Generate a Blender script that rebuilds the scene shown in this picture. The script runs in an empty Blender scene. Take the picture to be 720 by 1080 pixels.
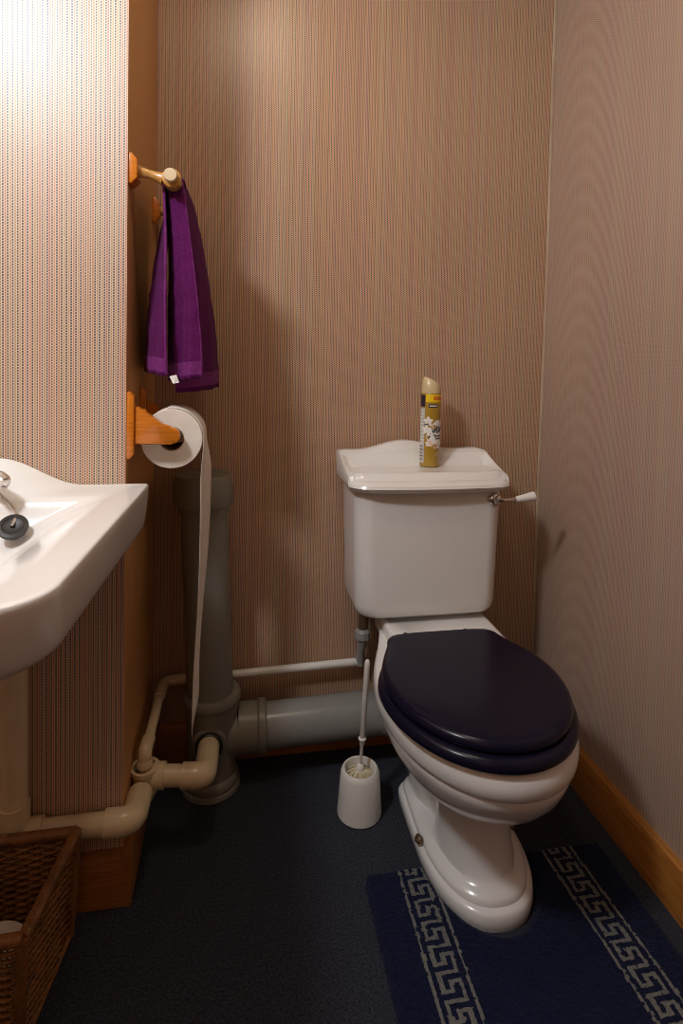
import bpy, bmesh, math, random
from mathutils import Vector, Matrix
random.seed(7)
D = bpy.data
COL = bpy.context.scene.collection
PI = math.pi

# ------------------------------------------------------------------ dimensions
W = 1.0862      # right wall (x)
B = 0.3825      # depth of the pier on the left
HS = 0.1053     # skirting height
CEIL = 2.36
XL, YF = -0.95, -2.15

# ------------------------------------------------------------------ materials
def mat(name, col, rough=0.5, metal=0.0, spec=0.5, coat=0.0, sheen=0.0):
    m = D.materials.new(name); m.use_nodes = True
    b = m.node_tree.nodes['Principled BSDF']
    b.inputs['Base Color'].default_value = (*col, 1)
    b.inputs['Roughness'].default_value = rough
    b.inputs['Metallic'].default_value = metal
    b.inputs['Specular IOR Level'].default_value = spec
    b.inputs['Coat Weight'].default_value = coat
    b.inputs['Coat Roughness'].default_value = 0.08
    b.inputs['Sheen Weight'].default_value = sheen
    return m

class NT:
    """small node-tree helper"""
    def __init__(s, m):
        s.t = m.node_tree; s.n = s.t.nodes; s.b = s.n['Principled BSDF']
    def node(s, kind, **kw):
        n = s.n.new(kind)
        for k, v in kw.items(): setattr(n, k, v)
        return n
    def link(s, a, b): s.t.links.new(a, b)
    def math(s, op, a, b=None, c=None):
        n = s.n.new('ShaderNodeMath'); n.operation = op
        for i, v in enumerate((a, b, c)):
            if v is None: continue
            if isinstance(v, (int, float)): n.inputs[i].default_value = v
            else: s.link(v, n.inputs[i])
        return n.outputs[0]
    def mix(s, f, a, b, mode='MIX'):
        n = s.n.new('ShaderNodeMix'); n.data_type = 'RGBA'; n.blend_type = mode
        for i, v in ((0, f), (6, a), (7, b)):
            if isinstance(v, (int, float)): n.inputs[i].default_value = v
            elif isinstance(v, tuple): n.inputs[i].default_value = (*v, 1)
            else: s.link(v, n.inputs[i])
        return n.outputs[2]
    def ramp(s, f, stops, interp='LINEAR'):
        n = s.n.new('ShaderNodeValToRGB'); n.color_ramp.interpolation = interp
        e = n.color_ramp.elements
        while len(e) < len(stops): e.new(0.5)
        for k, (p, c) in zip(e, stops): k.position = p; k.color = (*c, 1)
        s.link(f, n.inputs[0]); return n.outputs[0]
    def bump(s, h, strength, dist):
        n = s.n.new('ShaderNodeBump'); n.inputs['Strength'].default_value = strength
        n.inputs['Distance'].default_value = dist
        s.link(h, n.inputs['Height']); s.link(n.outputs[0], s.b.inputs['Normal'])
    def obj(s): return s.node('ShaderNodeTexCoord').outputs['Object']
    def noise(s, vec, scale, detail=3, rough=.5):
        n = s.node('ShaderNodeTexNoise'); n.inputs['Scale'].default_value = scale
        n.inputs['Detail'].default_value = detail; n.inputs['Roughness'].default_value = rough
        s.link(vec, n.inputs['Vector']); return n.outputs['Fac']

def wallpaper(name, axis, cream=(0.745, 0.515, 0.335), rough=0.34, spec=.5, fade=0.):
    """rows of tiny dashes: dark columns alternating with orange, red and olive ones"""
    m = mat(name, cream, rough, spec=spec); k = NT(m)
    sep = k.node('ShaderNodeSeparateXYZ'); k.link(k.obj(), sep.inputs[0])
    u = k.math('MULTIPLY', sep.outputs[axis], 1/0.0042)
    v = k.math('MULTIPLY', sep.outputs[2], 1/0.0050)
    cell = k.math('FLOOR', u); fu = k.math('FRACT', u)
    par = k.math('ABSOLUTE', k.math('SUBTRACT', k.math('MULTIPLY', k.math('FRACT', k.math('MULTIPLY', cell, .5)), 2), 0))
    colm = k.math('LESS_THAN', k.math('ABSOLUTE', k.math('SUBTRACT', fu, .5)), .35)
    fv = k.math('FRACT', k.math('ADD', v, k.math('MULTIPLY', par, .5)))
    dash = k.math('LESS_THAN', fv, .64)
    wn = k.node('ShaderNodeTexWhiteNoise', noise_dimensions='1D'); k.link(cell, wn.inputs['W'])
    dark = k.ramp(wn.outputs[0], [(0, (.030, .022, .045)), (.3, (.025, .018, .018)), (.55, (.065, .065, .115)), (.75, (.12, .085, .045)), (.9, (.04, .05, .04))], 'CONSTANT')
    warm = k.ramp(wn.outputs[0], [(0, (.42, .15, .06)), (.25, (.36, .10, .08)), (.5, (.40, .25, .11)), (.68, (.50, .20, .09)), (.86, (.33, .24, .11))], 'CONSTANT')
    warm2 = k.mix(.62, warm, cream)
    c_in = k.mix(par, dark, warm)
    c_gap = k.mix(par, k.mix(.22, cream, dark), warm2)
    c_col = k.mix(dash, c_gap, c_in)
    c = k.mix(colm, cream, c_col)
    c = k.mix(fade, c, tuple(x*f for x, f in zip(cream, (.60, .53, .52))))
    n = k.noise(k.obj(), 2.2, 2)
    c = k.mix(1.0, c, k.ramp(n, [(.3, (.93, .93, .93)), (.7, (1, 1, 1))]), 'MULTIPLY')
    k.link(c, k.b.inputs['Base Color'])
    k.bump(k.math('MULTIPLY', colm, dash), .15, .0006)
    return m

def pine(name, axis, a=(.30, .105, .018), b=(.46, .19, .04), rough=.32):
    m = mat(name, a, rough, coat=.4); k = NT(m)
    mp = k.node('ShaderNodeMapping'); k.link(k.obj(), mp.inputs[0])
    sc = [26, 26, 26]; sc[axis] = 1.6; mp.inputs['Scale'].default_value = sc
    n = k.noise(mp.outputs[0], 2.0, 4, .6)
    w = k.node('ShaderNodeTexNoise'); w.inputs['Scale'].default_value = 9; w.inputs['Detail'].default_value = 5
    k.link(mp.outputs[0], w.inputs['Vector'])
    c = k.ramp(n, [(.3, a), (.7, b)])
    c = k.mix(.5, c, k.ramp(w.outputs[0], [(.35, tuple(x*.7 for x in a)), (.6, b)]))
    vo = k.node('ShaderNodeTexVoronoi'); vo.inputs['Scale'].default_value = 5.0; k.link(k.obj(), vo.inputs['Vector'])
    knot = k.ramp(vo.outputs['Distance'], [(.0, (.18, .12, .1)), (.05, (.35, .25, .2)), (.09, (1, 1, 1))])
    c = k.mix(1.0, c, knot, 'MULTIPLY')
    k.link(c, k.b.inputs['Base Color']); return m

def fabric(name, cols, scale, rough=.95, bump=.4, dist=.002, sheen=.2):
    m = mat(name, cols[0], rough, spec=.15, sheen=sheen); k = NT(m)
    n = k.noise(k.obj(), scale, 3, .7)
    k.link(k.ramp(n, [(.32, cols[0]), (.68, cols[1])]), k.b.inputs['Base Color'])
    k.bump(n, bump, dist); return m

def mottled(name, c1, c2, rough, scale=6, coat=0., spec=.5):
    m = mat(name, c1, rough, coat=coat, spec=spec); k = NT(m)
    n = k.noise(k.obj(), scale, 3)
    k.link(k.ramp(n, [(.35, c1), (.65, c2)]), k.b.inputs['Base Color']); return m

M = {}
M['paper_x'] = wallpaper('wallpaper_x', 0, fade=.1)
M['paper_y'] = wallpaper('wallpaper_y', 1)
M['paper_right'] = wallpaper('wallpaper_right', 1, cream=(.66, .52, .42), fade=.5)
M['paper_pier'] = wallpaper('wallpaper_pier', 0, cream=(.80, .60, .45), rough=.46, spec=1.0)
M['return'] = mottled('brown_reveal', (.55, .275, .09), (.60, .305, .11), .5, 3)
M['white_paint'] = mottled('white_paint', (.74, .70, .64), (.77, .73, .67), .6)
M['ceramic'] = mottled('white_ceramic', (.79, .775, .75), (.81, .795, .77), .20, 3, coat=.35); NT(M['ceramic']).b.inputs['Coat Roughness'].default_value = .14
M['navy'] = mottled('navy_gloss', (.006, .0048, .016), (.008, .0062, .019), .22, 4, coat=.0, spec=.22)
M['grey'] = mottled('grey_plastic', (.185, .17, .135), (.215, .20, .16), .38, 5)
M['grey_pipe'] = mottled('grey_soil_pipe', (.215, .21, .195), (.245, .24, .225), .26, 5)
M['grey2'] = mottled('light_grey_plastic', (.30, .29, .27), (.34, .33, .31), .35, 5)
M['black'] = mottled('black_rubber', (.012, .011, .011), (.02, .018, .018), .45)
M['cream'] = mottled('cream_plastic', (.66, .53, .33), (.72, .60, .40), .33, 14, coat=.15)
M['whiteplastic'] = mottled('white_plastic', (.70, .67, .62), (.74, .71, .66), .35, 5)
M['chrome'] = mottled('chrome', (.66, .62, .58), (.72, .68, .64), .14); NT(M['chrome']).b.inputs['Metallic'].default_value = 1
M['brass'] = mottled('dull_brass', (.16, .10, .06), (.22, .15, .09), .4); NT(M['brass']).b.inputs['Metallic'].default_value = .6
M['pine_x'] = pine('varnished_pine_x', 0)
M['pine_y'] = pine('varnished_pine_y', 1)
M['pine_hot'] = pine('orange_pine', 0, (.56, .150, .006), (.66, .205, .014))
M['pine_pale'] = pine('pale_pine', 1, (.46, .215, .045), (.56, .29, .075))
M['endgrain'] = mottled('pale_end', (.62, .47, .28), (.70, .55, .36), .5, 30)
M['carpet'] = fabric('carpet', [(.0015, .002, .0045), (.040, .045, .068)], 230, bump=.6, dist=.002)
M['towel'] = fabric('towel', [(.070, .004, .054), (.125, .009, .112)], 330, bump=.8, dist=.003, sheen=.03)
M['hem'] = fabric('towel_hem', [(.13, .018, .12), (.19, .03, .17)], 200, bump=.3, dist=.001, sheen=.03)
M['rug'] = fabric('rug_blue', [(.0022, .004, .018), (.006, .011, .044)], 190, bump=.9, dist=.004, sheen=.05)
M['rugw'] = fabric('rug_white', [(.10, .10, .095), (.18, .178, .165)], 150, bump=.8, dist=.003)
M['paper'] = mottled('tissue_paper', (.80, .74, .65), (.84, .78, .70), .9, 50)
M['card'] = mottled('brown_card', (.20, .13, .08), (.25, .17, .1), .8, 30)
M['cane'] = mottled('wicker_cane', (.15, .058, .012), (.29, .12, .027), .42, 26, coat=.2)
M['bristle'] = mottled('cream_bristle', (.60, .50, .33), (.75, .66, .48), .8, 40)
M['gold'] = mottled('gold_can', (.36, .215, .02), (.42, .26, .03), .3, 8, coat=.4)
M['goldcap'] = mottled('champagne_cap', (.64, .50, .27), (.70, .56, .33), .3, 8, coat=.3)
M['yellow'] = mottled('yellow_band', (.85, .58, .01), (.88, .62, .02), .35)
M['red'] = mottled('red_ink', (.62, .02, .01), (.66, .03, .015), .4)
M['ink'] = mottled('dark_ink', (.02, .018, .03), (.03, .025, .04), .4)
M['lblwhite'] = mottled('label_white', (.80, .78, .74), (.84, .82, .78), .4)
M['peach'] = mottled('label_peach', (.75, .45, .28), (.8, .5, .33), .4)
M['lblgrey'] = mottled('label_silver', (.52, .49, .46), (.58, .55, .52), .4)

# ------------------------------------------------------------------ object helpers
def finish(o, smooth=True, angle=40):
    me = o.data
    if smooth:
        for p in me.polygons: p.use_smooth = True
        me.set_sharp_from_angle(angle=math.radians(angle))
    return o

def obj(name, bm, m, parent=None, smooth=True, angle=40, normals=True):
    if normals: bmesh.ops.recalc_face_normals(bm, faces=bm.faces)
    me = D.meshes.new(name); bm.to_mesh(me); bm.free()
    o = D.objects.new(name, me); COL.objects.link(o)
    for x in (m if isinstance(m, (list, tuple)) else [m]): me.materials.append(x)
    finish(o, smooth, angle)
    if parent is not None:
        o.parent = parent
        o.matrix_parent_inverse = Matrix.Identity(4)
    return o

def thing(name, label, cat, loc=(0, 0, 0), group=None):
    o = D.objects.new(name, None); COL.objects.link(o); o.location = loc
    o.empty_display_size = .05
    o['label'] = label; o['category'] = cat
    if group: o['group'] = group
    return o

def tag(o, label, cat, group=None):
    o['label'] = label; o['category'] = cat
    if group: o['group'] = group
    return o

def struct(o):
    o['kind'] = 'structure'; return o



def shift(bm, loc):
    bmesh.ops.translate(bm, vec=-Vector(loc), verts=bm.verts); return bm

def part(name, bm, m, parent, **kw):
    shift(bm, PLOC[parent.name])
    return obj(name, bm, m, parent, **kw)

def sub(name, bm, m, parent, **kw):
    """sub-part: its parent part sits at the thing's origin"""
    top = parent.parent
    shift(bm, PLOC[top.name]); return obj(name, bm, m, parent, **kw)

PLOC = {}
def T(name, label, cat, loc, group=None):
    o = thing(name, label, cat, loc, group); PLOC[o.name] = loc; return o

# ------------------------------------------------------------------ mesh helpers
def box(bm, x0, x1, y0, y1, z0, z1, bev=0, seg=2, mi=0):
    r = bmesh.ops.create_cube(bm, size=1)
    vs = r['verts']
    for v in vs:
        v.co = Vector(((x0+x1)/2 + v.co.x*(x1-x0), (y0+y1)/2 + v.co.y*(y1-y0), (z0+z1)/2 + v.co.z*(z1-z0)))
    fs = list({f for v in vs for f in v.link_faces})
    for f in fs: f.material_index = mi
    if bev:
        es = list({e for v in vs for e in v.link_edges})
        bmesh.ops.bevel(bm, geom=es, offset=bev, segments=seg, profile=.5, affect='EDGES')
    return bm

def NB(): return bmesh.new()

def loft(bm, rings, cap0=True, cap1=True, closed=True, mi=0):
    R = [[bm.verts.new(p) for p in r] for r in rings]
    n = len(R[0])
    for a, b in zip(R, R[1:]):
        for i in range(n if closed else n-1):
            j = (i+1) % n
            f = bm.faces.new((a[i], a[j], b[j], b[i])); f.material_index = mi
    if cap0: bm.faces.new(R[0][::-1]).material_index = mi
    if cap1: bm.faces.new(R[-1]).material_index = mi
    return R

def frame(d):
    d = d.normalized(); up = Vector((0, 0, 1)) if abs(d.z) < .95 else Vector((0, 1, 0))
    a = d.cross(up).normalized(); return a, a.cross(d).normalized()

def tube(bm, pts, r, seg=16, cap=True, mi=0):
    """sweep a circle along a polyline with parallel transport; r scalar or list"""
    pts = [Vector(p) for p in pts]; n = len(pts)
    rr = r if isinstance(r, (list, tuple)) else [r]*n
    tang = []
    for i in range(n):
        a = pts[max(i-1, 0)]; b = pts[min(i+1, n-1)]; tang.append((b-a).normalized())
    a, b = frame(tang[0]); rings = []
    for i in range(n):
        if i:
            q = tang[i-1].rotation_difference(tang[i]); a = q @ a; b = q @ b
        rings.append([pts[i] + (a*math.cos(t*2*PI/seg) + b*math.sin(t*2*PI/seg))*rr[i] for t in range(seg)])
    loft(bm, rings, cap, cap, mi=mi); return bm

def bendpath(pts, r, k=7):
    """polyline with rounded corners of radius r"""
    P = [Vector(p) for p in pts]; out = [P[0]]
    for i in range(1, len(P)-1):
        a = (P[i-1]-P[i]); b = (P[i+1]-P[i]); rr = min(r, a.length*.49, b.length*.49)
        p0 = P[i] + a.normalized()*rr; p2 = P[i] + b.normalized()*rr
        for j in range(k+1):
            t = j/k; out.append(p0*(1-t)**2 + P[i]*2*t*(1-t) + p2*t*t)
    out.append(P[-1]); return out

def lathe(bm, prof, c=(0, 0, 0), axis=(0, 0, 1), seg=32, cap0=True, cap1=True, mi=0):
    """profile of (radius, height) about an axis"""
    c = Vector(c); ax = Vector(axis).normalized(); a, b = frame(ax)
    rings = [[c + ax*h + (a*math.cos(t*2*PI/seg) + b*math.sin(t*2*PI/seg))*max(r, 1e-4) for t in range(seg)] for r, h in prof]
    loft(bm, rings, cap0, cap1, mi=mi); return bm

def prism(bm, poly, axis, a0, a1, bev=0, mi=0):
    """poly in the two other axes, extruded along axis 0/1/2"""
    def p3(p, a):
        q = list(p); q.insert(axis, a); return Vector(q)
    A = [bm.verts.new(p3(p, a0)) for p in poly]; Bv = [bm.verts.new(p3(p, a1)) for p in poly]
    n = len(poly); fs = [bm.faces.new(A[::-1]), bm.faces.new(Bv)]
    for i in range(n):
        j = (i+1) % n; fs.append(bm.faces.new((A[i], A[j], Bv[j], Bv[i])))
    for f in fs: f.material_index = mi
    if bev:
        es = [e for f in fs[:2] for e in f.edges]
        bmesh.ops.bevel(bm, geom=es, offset=bev, segments=2, profile=.5, affect='EDGES')
    return bm

def smooth(t): t = max(0, min(1, t)); return t*t*(3-2*t)
def lerp(a, b, t): return a+(b-a)*t
def interp(tab, x):
    for (x0, y0), (x1, y1) in zip(tab, tab[1:]):
        if x <= x1: return y0 + (y1-y0)*max(0, (x-x0))/(x1-x0)
    return tab[-1][1]

# ================================================================== ROOM
b = NB(); box(b, XL-.1, W+.1, YF-.1, .1, -.06, 0); struct(obj('floor', b, M['carpet'], smooth=False))
b = NB(); box(b, XL-.1, W+.1, YF-.1, .1, CEIL, CEIL+.06); struct(obj('ceiling', b, mottled('ceiling_paint', (.36, .33, .29), (.39, .36, .32), .7), smooth=False))
b = NB(); box(b, 0, W+.1, 0, .1, 0, CEIL); struct(obj('wall_back', b, M['paper_x'], smooth=False))
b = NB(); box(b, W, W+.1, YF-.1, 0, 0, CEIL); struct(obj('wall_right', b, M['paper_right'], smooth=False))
b = NB(); box(b, XL-.1, XL, YF-.1, -B, 0, CEIL); struct(obj('wall_left', b, M['paper_y'], smooth=False))
b = NB(); box(b, XL, W, YF-.1, YF, 0, CEIL); struct(obj('wall_front', b, mottled('low_bounce_dark', (.10, .075, .055), (.12, .09, .065), .6), smooth=False))  # wall out of view, colour kept dark to cut bounced light
# pier on the left: papered front, plain brown side
b = NB(); box(b, XL-.1, 0, -B, .1, 0, CEIL)
for f in b.faces:
    if f.normal.x > .9: f.material_index = 1
struct(obj('wall_pier', b, [M['paper_pier'], M['return']], smooth=False))
# door in the wall behind the camera
dp = D.objects.new('door_1', None); COL.objects.link(dp); struct(dp); dp.location = (.05, YF, 0); PLOC[dp.name] = (.05, YF, 0)
b = NB(); box(b, -.35, .41, YF, YF+.035, .005, 2.0, .004)
for px0, px1, pz0, pz1 in ((-.27, -.01, .2, .9), (.07, .33, .2, .9), (-.27, -.01, 1.05, 1.85), (.07, .33, 1.05, 1.85)):
    box(b, px0, px1, YF+.03, YF+.043, pz0, pz1, .006)
part('door_leaf', b, M['pine_x'], dp)
b = NB(); tube(b, [(-.29, YF+.035, 1.0), (-.29, YF+.08, 1.0)], .012); tube(b, bendpath([(-.29, YF+.08, 1.0), (-.16, YF+.08, 1.0)], .02), .01)
part('door_handle', b, M['chrome'], dp)

# skirting boards
def skirt_profile(t=.019, h=HS):
    return [(0, 0), (t, 0), (t, h-.012), (t-.004, h-.003), (t-.009, h), (0, h)]
def skirt(name, p0, p1, out, m):
    """board from p0 to p1 on the floor, thickness along out"""
    b = NB(); p0 = Vector(p0); p1 = Vector(p1); o = Vector(out)
    loft(b, [[p + o*a + Vector((0, 0, h)) for a, h in skirt_profile()] for p in (p0, p1)])
    return struct(obj(name, b, m, angle=25))
skirt('baseboard_right', (W, YF, 0), (W, 0, 0), (-1, 0, 0), M['pine_y'])
skirt('baseboard_back', (0.019, 0, 0), (W-.019, 0, 0), (0, -1, 0), M['pine_x'])
skirt('baseboard_alcove', (0, -B-.019, 0), (0, 0, 0), (1, 0, 0), M['pine_y'])
skirt('baseboard_left', (XL, -B, 0), (0.0, -B, 0), (0, -1, 0), M['pine_x'])
# narrow pale edge of the paper in the right-hand corner, and the curled seam
b = NB()
pts = [(W-.003 - .004*math.sin(z*2.4)**2, -.004, z) for z in [HS + i*(CEIL-HS)/24 for i in range(25)]]
loft(b, [[(x-.0015, -.0005, z), (x+.001, -.004, z), (W-.0003, -.005, z), (W-.0003, -.0005, z)] for x, y, z in pts])
struct(obj('trim_1', b, mottled('seam_paper', (.40, .29, .19), (.48, .36, .25), .7, 9)))
b = NB(); box(b, .5805, .5818, -.0006, .0004, 1.25, CEIL); struct(obj('trim_2', b, D.materials['seam_paper'], smooth=False))

# ================================================================== TOILET
TX = .684
toilet = T('toilet', 'white close-coupled toilet with navy seat standing by the back wall', 'toilet', (TX, -.05, 0))

def D_outline(yb, ym, yf, hw, hwb, nf=2.0, rc=.03, nfront=40, nside=14, waist=0):
    """plan outline: rounded front from ym to yf, sides narrowing to hwb at the back yb; symmetric about TX"""
    half = []
    for i in range(nfront//2+1):                       # front tip -> widest
        a = PI/2*i/(nfront//2)
        half.append((hw*math.sin(a)**(2/nf), ym + (yf-ym)*max(math.cos(a), 0)**(2/nf)))
    L = yb-ym; rc = min(rc, hwb*.9, L*.45)
    for i in range(1, nside+1):                        # side to where the corner starts
        t = i/nside; y = ym + (L-rc)*t
        half.append(((hwb+(hw-hwb)*math.cos(t*PI/2)**1.1)*(1-waist*math.exp(-((t-.38)/.17)**2)), y))
    for i in range(1, 7):                              # rounded back corner
        a = PI/2*i/6
        half.append((hwb - rc + rc*math.cos(a), yb - rc + rc*math.sin(a)))
    for i in range(1, 4): half.append(((hwb-rc)*(1-i/3), yb))
    pts = [(TX+x, y) for x, y in half] + [(TX-x, y) for x, y in half[-2:0:-1]]
    return pts
def pan_off(z): return interp([(0, .041), (.06, .036), (.2, .029), (.27, .020), (.34, .013), (.41, .009), (1, .009)], z)
def ring(z, *a, off=0, **k): return [(x+off+(.017*smooth((y+.40)/.22) if z > .30 and off and off < .02 else 0), y, z) for x, y in D_outline(*a, **k)]

# pan: plinth, column, bowl, rim - one lofted surface
b = NB()
lv = [ # z     yb    ym    yf     hw    hwb   nf
 (.000, -.20, -.37, -.566, .112, .110, 2.35),
 (.012, -.20, -.37, -.569, .114, .112, 2.35),
 (.030, -.20, -.37, -.569, .114, .112, 2.35),
 (.036, -.202, -.37, -.565, .110, .108, 2.35),
 (.0385, -.205, -.37, -.555, .105, .101, 2.35),
 (.045, -.205, -.37, -.555, .105, .101, 2.35),
 (.051, -.206, -.37, -.551, .101, .097, 2.35),
 (.056, -.208, -.37, -.541, .091, .090, 2.35),
 (.061, -.210, -.37, -.533, .083, .087, 2.25),
 (.070, -.212, -.42, -.527, .078, .086, 2.1),
 (.095, -.213, -.42, -.521, .074, .085, 2.1),
 (.130, -.214, -.42, -.517, .072, .084, 2.1),
 (.170, -.214, -.42, -.515, .071, .084, 2.1),
 (.205, -.212, -.42, -.519, .073, .086, 2.1),
 (.212, -.205, -.42, -.535, .088, .092, 2.1),
 (.224, -.195, -.42, -.562, .108, .100, 2.05),
 (.245, -.18, -.42, -.600, .134, .110, 2.05),
 (.270, -.15, -.42, -.634, .155, .118, 2.05),
 (.300, -.12, -.42, -.661, .171, .124, 2.05),
 (.328, -.10, -.42, -.678, .180, .127, 2.05),
 (.346, -.09, -.42, -.685, .184, .128, 2.05),
 (.350, -.09, -.42, -.684, .1835, .128, 2.05),
 (.353, -.09, -.42, -.688, .187, .130, 2.05),
 (.362, -.085, -.42, -.695, .189, .127, 2.05),
 (.378, -.08, -.42, -.698, .191, .127, 2.05),
 (.392, -.08, -.42, -.696, .189, .127, 2.05),
 (.402, -.08, -.42, -.690, .185, .126, 2.05),
 (.406, -.08, -.42, -.681, .179, .130, 2.05),
]
loft(b, [ring(z, yb, ym, yf, hw, hwb, nf, rc=.035, off=pan_off(z), waist=.22*smooth((z-.052)/.015)*(1-smooth((z-.19)/.03))) for z, yb, ym, yf, hw, hwb, nf in lv])
# deck behind the seat, and the pad that carries the cistern
loft(b, [ring(z, -.075, -.24, -.33, w, w*.98, 5, rc=.02, off=.026) for z, w in ((.385, .137), (.424, .136), (.430, .133), (.432, .127))])
box(b, TX-.09, TX+.12, -.17, -.075, .42, .446, .006)
pan = part('pan', b, M['ceramic'], toilet, angle=50)
# fixing bolt caps in the foot
for sx, yy in ((-1, -.395), (1, -.395)):
    b = NB(); lathe(b, [(.0085, -.004), (.0085, .004), (.006, .006), (.001, .006)], (TX+.031+sx*.107, yy, .052), (sx*.75, 0, .66), 16)
    part('bolt_cap', b, M['brass'], toilet)

# seat ring (tube-like section between outer and inner outline)
def seat_ring_mesh():
    b = NB()
    outer = D_outline(-.292, -.47, -.700, .189, .139, 2.0, rc=.03)
    inner = D_outline(-.36, -.47, -.60, .115, .09, 2.0, rc=.03)
    prof = [(0, .4065), (-.006, .408), (-.0005, .411), (0, .416), (0, .420), (.002, .425), (.007, .4295), (.016, .4315), (.035, .432)]
    sec = [(.012, .4065), (.004, .4085), (.0, .413), (0, .420), (.003, .427), (.009, .431), (.02, .4325)]
    n = len(outer); cx, cy = TX, -.48; rings = []
    def mv(o, i, d):
        a = Vector(o[i]); c = Vector((inner[i][0], inner[i][1])); v = (c-a); return a + v.normalized()*d
    for d, z in sec: rings.append([(*mv(outer, i, d), z) for i in range(n)])
    for d, z in ((.02, .4325), (.006, .431), (0, .42), (.004, .409), (.012, .4065)):
        rr = []
        for i in range(n):
            a = Vector(inner[i]); c = Vector(outer[i]); v = (c-a).normalized(); p = a + v*d; rr.append((p.x, p.y, z))
        rings.append(rr)
    R = loft(b, rings, False, False)
    for i in range(n):
        j = (i+1) % n; b.faces.new((R[-1][i], R[-1][j], R[0][j], R[0][i]))
    return b
part('seat', seat_ring_mesh(), M['navy'], toilet, angle=60)
# lid: slightly smaller, rounded edge
b = NB()
def lidring(z, d): return ring(z, -.284-min(d, .012), -.47, -.685+d, .181-d, .134-d, 2.0, rc=.03)
loft(b, [lidring(z, d) for z, d in ((.4335, .010), (.4345, .004), (.437, .0005), (.441, 0), (.446, .001), (.4505, .004), (.4535, .009), (.4552, .016), (.456, .026), (.4565, .06))])
part('seat_lid', b, M['navy'], toilet, angle=60)
for sx in (-1, 1):
    b = NB(); tube(b, [(TX+sx*.075-.022, -.276, .431), (TX+sx*.075+.022, -.276, .431)], .0065, 12)
    lathe(b, [(.012, 0), (.012, .004), (.007, .006), (.007, .012)], (TX+sx*.075, -.262, .425), (0, 0, 1), 16)
    part('hinge', b, M['navy'], toilet)

# cistern body
def tank_ring(z, x0, x1, y0, y1, r):
    pts = []
    rb = .012
    for (cx, cy, a0, rr) in ((x1-r, y0+r, -PI/2, r), (x1-rb, y1-rb, 0, rb), (x0+rb, y1-rb, PI/2, rb), (x0+r, y0+r, PI, r)):
        for i in range(9):
            a = a0 + PI/2*i/8; pts.append((cx+rr*math.cos(a), cy+rr*math.sin(a), z))
    return pts
CX0, CX1 = .493, .876
b = NB(); rings = []
for z, ins, iy in ((.4445, .046, .030), (.4470, .030, .018), (.452, .019, .009), (.461, .0125, .004), (.478, .0095, .0015), (.54, .008, .001), (.62, .005, 0), (.72, .002, -.001), (.772, 0, -.002)):
    rings.append([(x, y - (.010*(1-((x-.685)/.19)**2) if y < -.13 else 0), zz) for x, y, zz in tank_ring(z, CX0+ins, CX1-ins*.8, -.208+iy, -.028, .042)])
loft(b, rings)
part('cistern', b, M['ceramic'], toilet, angle=50)

# cistern lid: moulded tray with a bow-shaped back rim
LX0, LX1, LY0, LY1 = .478, .889, -.246, -.024
def lid_h(x, y):
    cx = (LX0+LX1)/2; u = (x-cx)/((LX1-LX0)/2)                 # -1..1
    bow = .5*(1+math.cos(PI*min(1, abs(u+.11)/.66)))
    rim = .839 + .025*bow + .004*max(0, u)
    base = interp([(-.240, .782), (-.234, .787), (-.222, .790), (-.214, .7895), (-.207, .796), (-.198, .803), (-.190, .806), (-.182, .8045), (-.16, .8035), (-.10, .8035), (-.088, .806)], y)
    t = (y+.092)/.046
    if t > 0:
        st = interp([(0, 0), (.22, .22), (.36, .36), (.48, .42), (.64, .78), (.80, .86), (1, 1), (2, 1)], t)
        base = lerp(.806, rim, st)
    ed = 1-abs(u)                                              # distance to the side, as share of half width
    S = interp([(-.24, .782), (-.225, .789), (-.20, .794), (-.16, .802), (-.12, .813), (-.09, .823), (-.07, .831), (-.05, .838), (0, .838)], y)
    if ed < .11:
        k = smooth(1-ed/.11); base = lerp(base, S, k)
    return base
b = NB(); NX, NY = 72, 60; g = []
def edge_front(u):
    r = .052/((LX1-LX0)/2); d = max(0, abs(u)-(1-r))/r
    return LY0 + .015*u*u + .042*(1-math.sqrt(max(0, 1-d*d)))
for j in range(NY+1):
    row = []
    for i in range(NX+1):
        u = math.sin(PI/2*(2*i/NX-1)*.97)/math.sin(PI/2*.97)
        cx = (LX0+LX1)/2; x = cx + u*(LX1-LX0)/2
        yf = edge_front(u); v = j/NY; y = yf + (LY1-yf)*v
        ye = LY0 + (LY1-LY0)*v if y < -.19 else y
        row.append((x, y, lid_h(x, min(y, ye) if v < .3 else y)))
    g.append(row)
V = [[b.verts.new(p) for p in r] for r in g]
for j in range(NY):
    for i in range(NX): b.faces.new((V[j][i], V[j][i+1], V[j+1][i+1], V[j+1][i]))
loop = [V[0][i] for i in range(NX+1)] + [V[j][NX] for j in range(1, NY+1)] + [V[NY][i] for i in range(NX-1, -1, -1)] + [V[j][0] for j in range(NY-1, 0, -1)]
cxm, cym = (LX0+LX1)/2, (LY0+LY1)/2
prev = loop
for dz, zf, ins in ((.006, None, -.0025), (None, .775, -.0015), (None, .768, .001), (None, .7645, .006), (None, .7645, .02)):
    cur = []
    for v in loop:
        d = Vector((cxm-v.co.x, (cym-v.co.y), 0)); sx = 1 - ins/max(abs(v.co.x-cxm), .05) if abs(v.co.x-cxm) > .1 else 1
        sy = 1 - ins/max(abs(v.co.y-cym), .05)
        z = v.co.z-dz if zf is None else zf
        y = cym+(v.co.y-cym)*sy; y = min(y, LY1+.001)
        cur.append(b.verts.new((cxm+(v.co.x-cxm)*sx, y, z)))
    n = len(loop)
    for i in range(n):
        j = (i+1) % n; b.faces.new((prev[i], prev[j], cur[j], cur[i]))
    prev = cur
b.faces.new(prev[::-1])
part('cistern_lid', b, M['ceramic'], toilet, angle=55)

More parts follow.
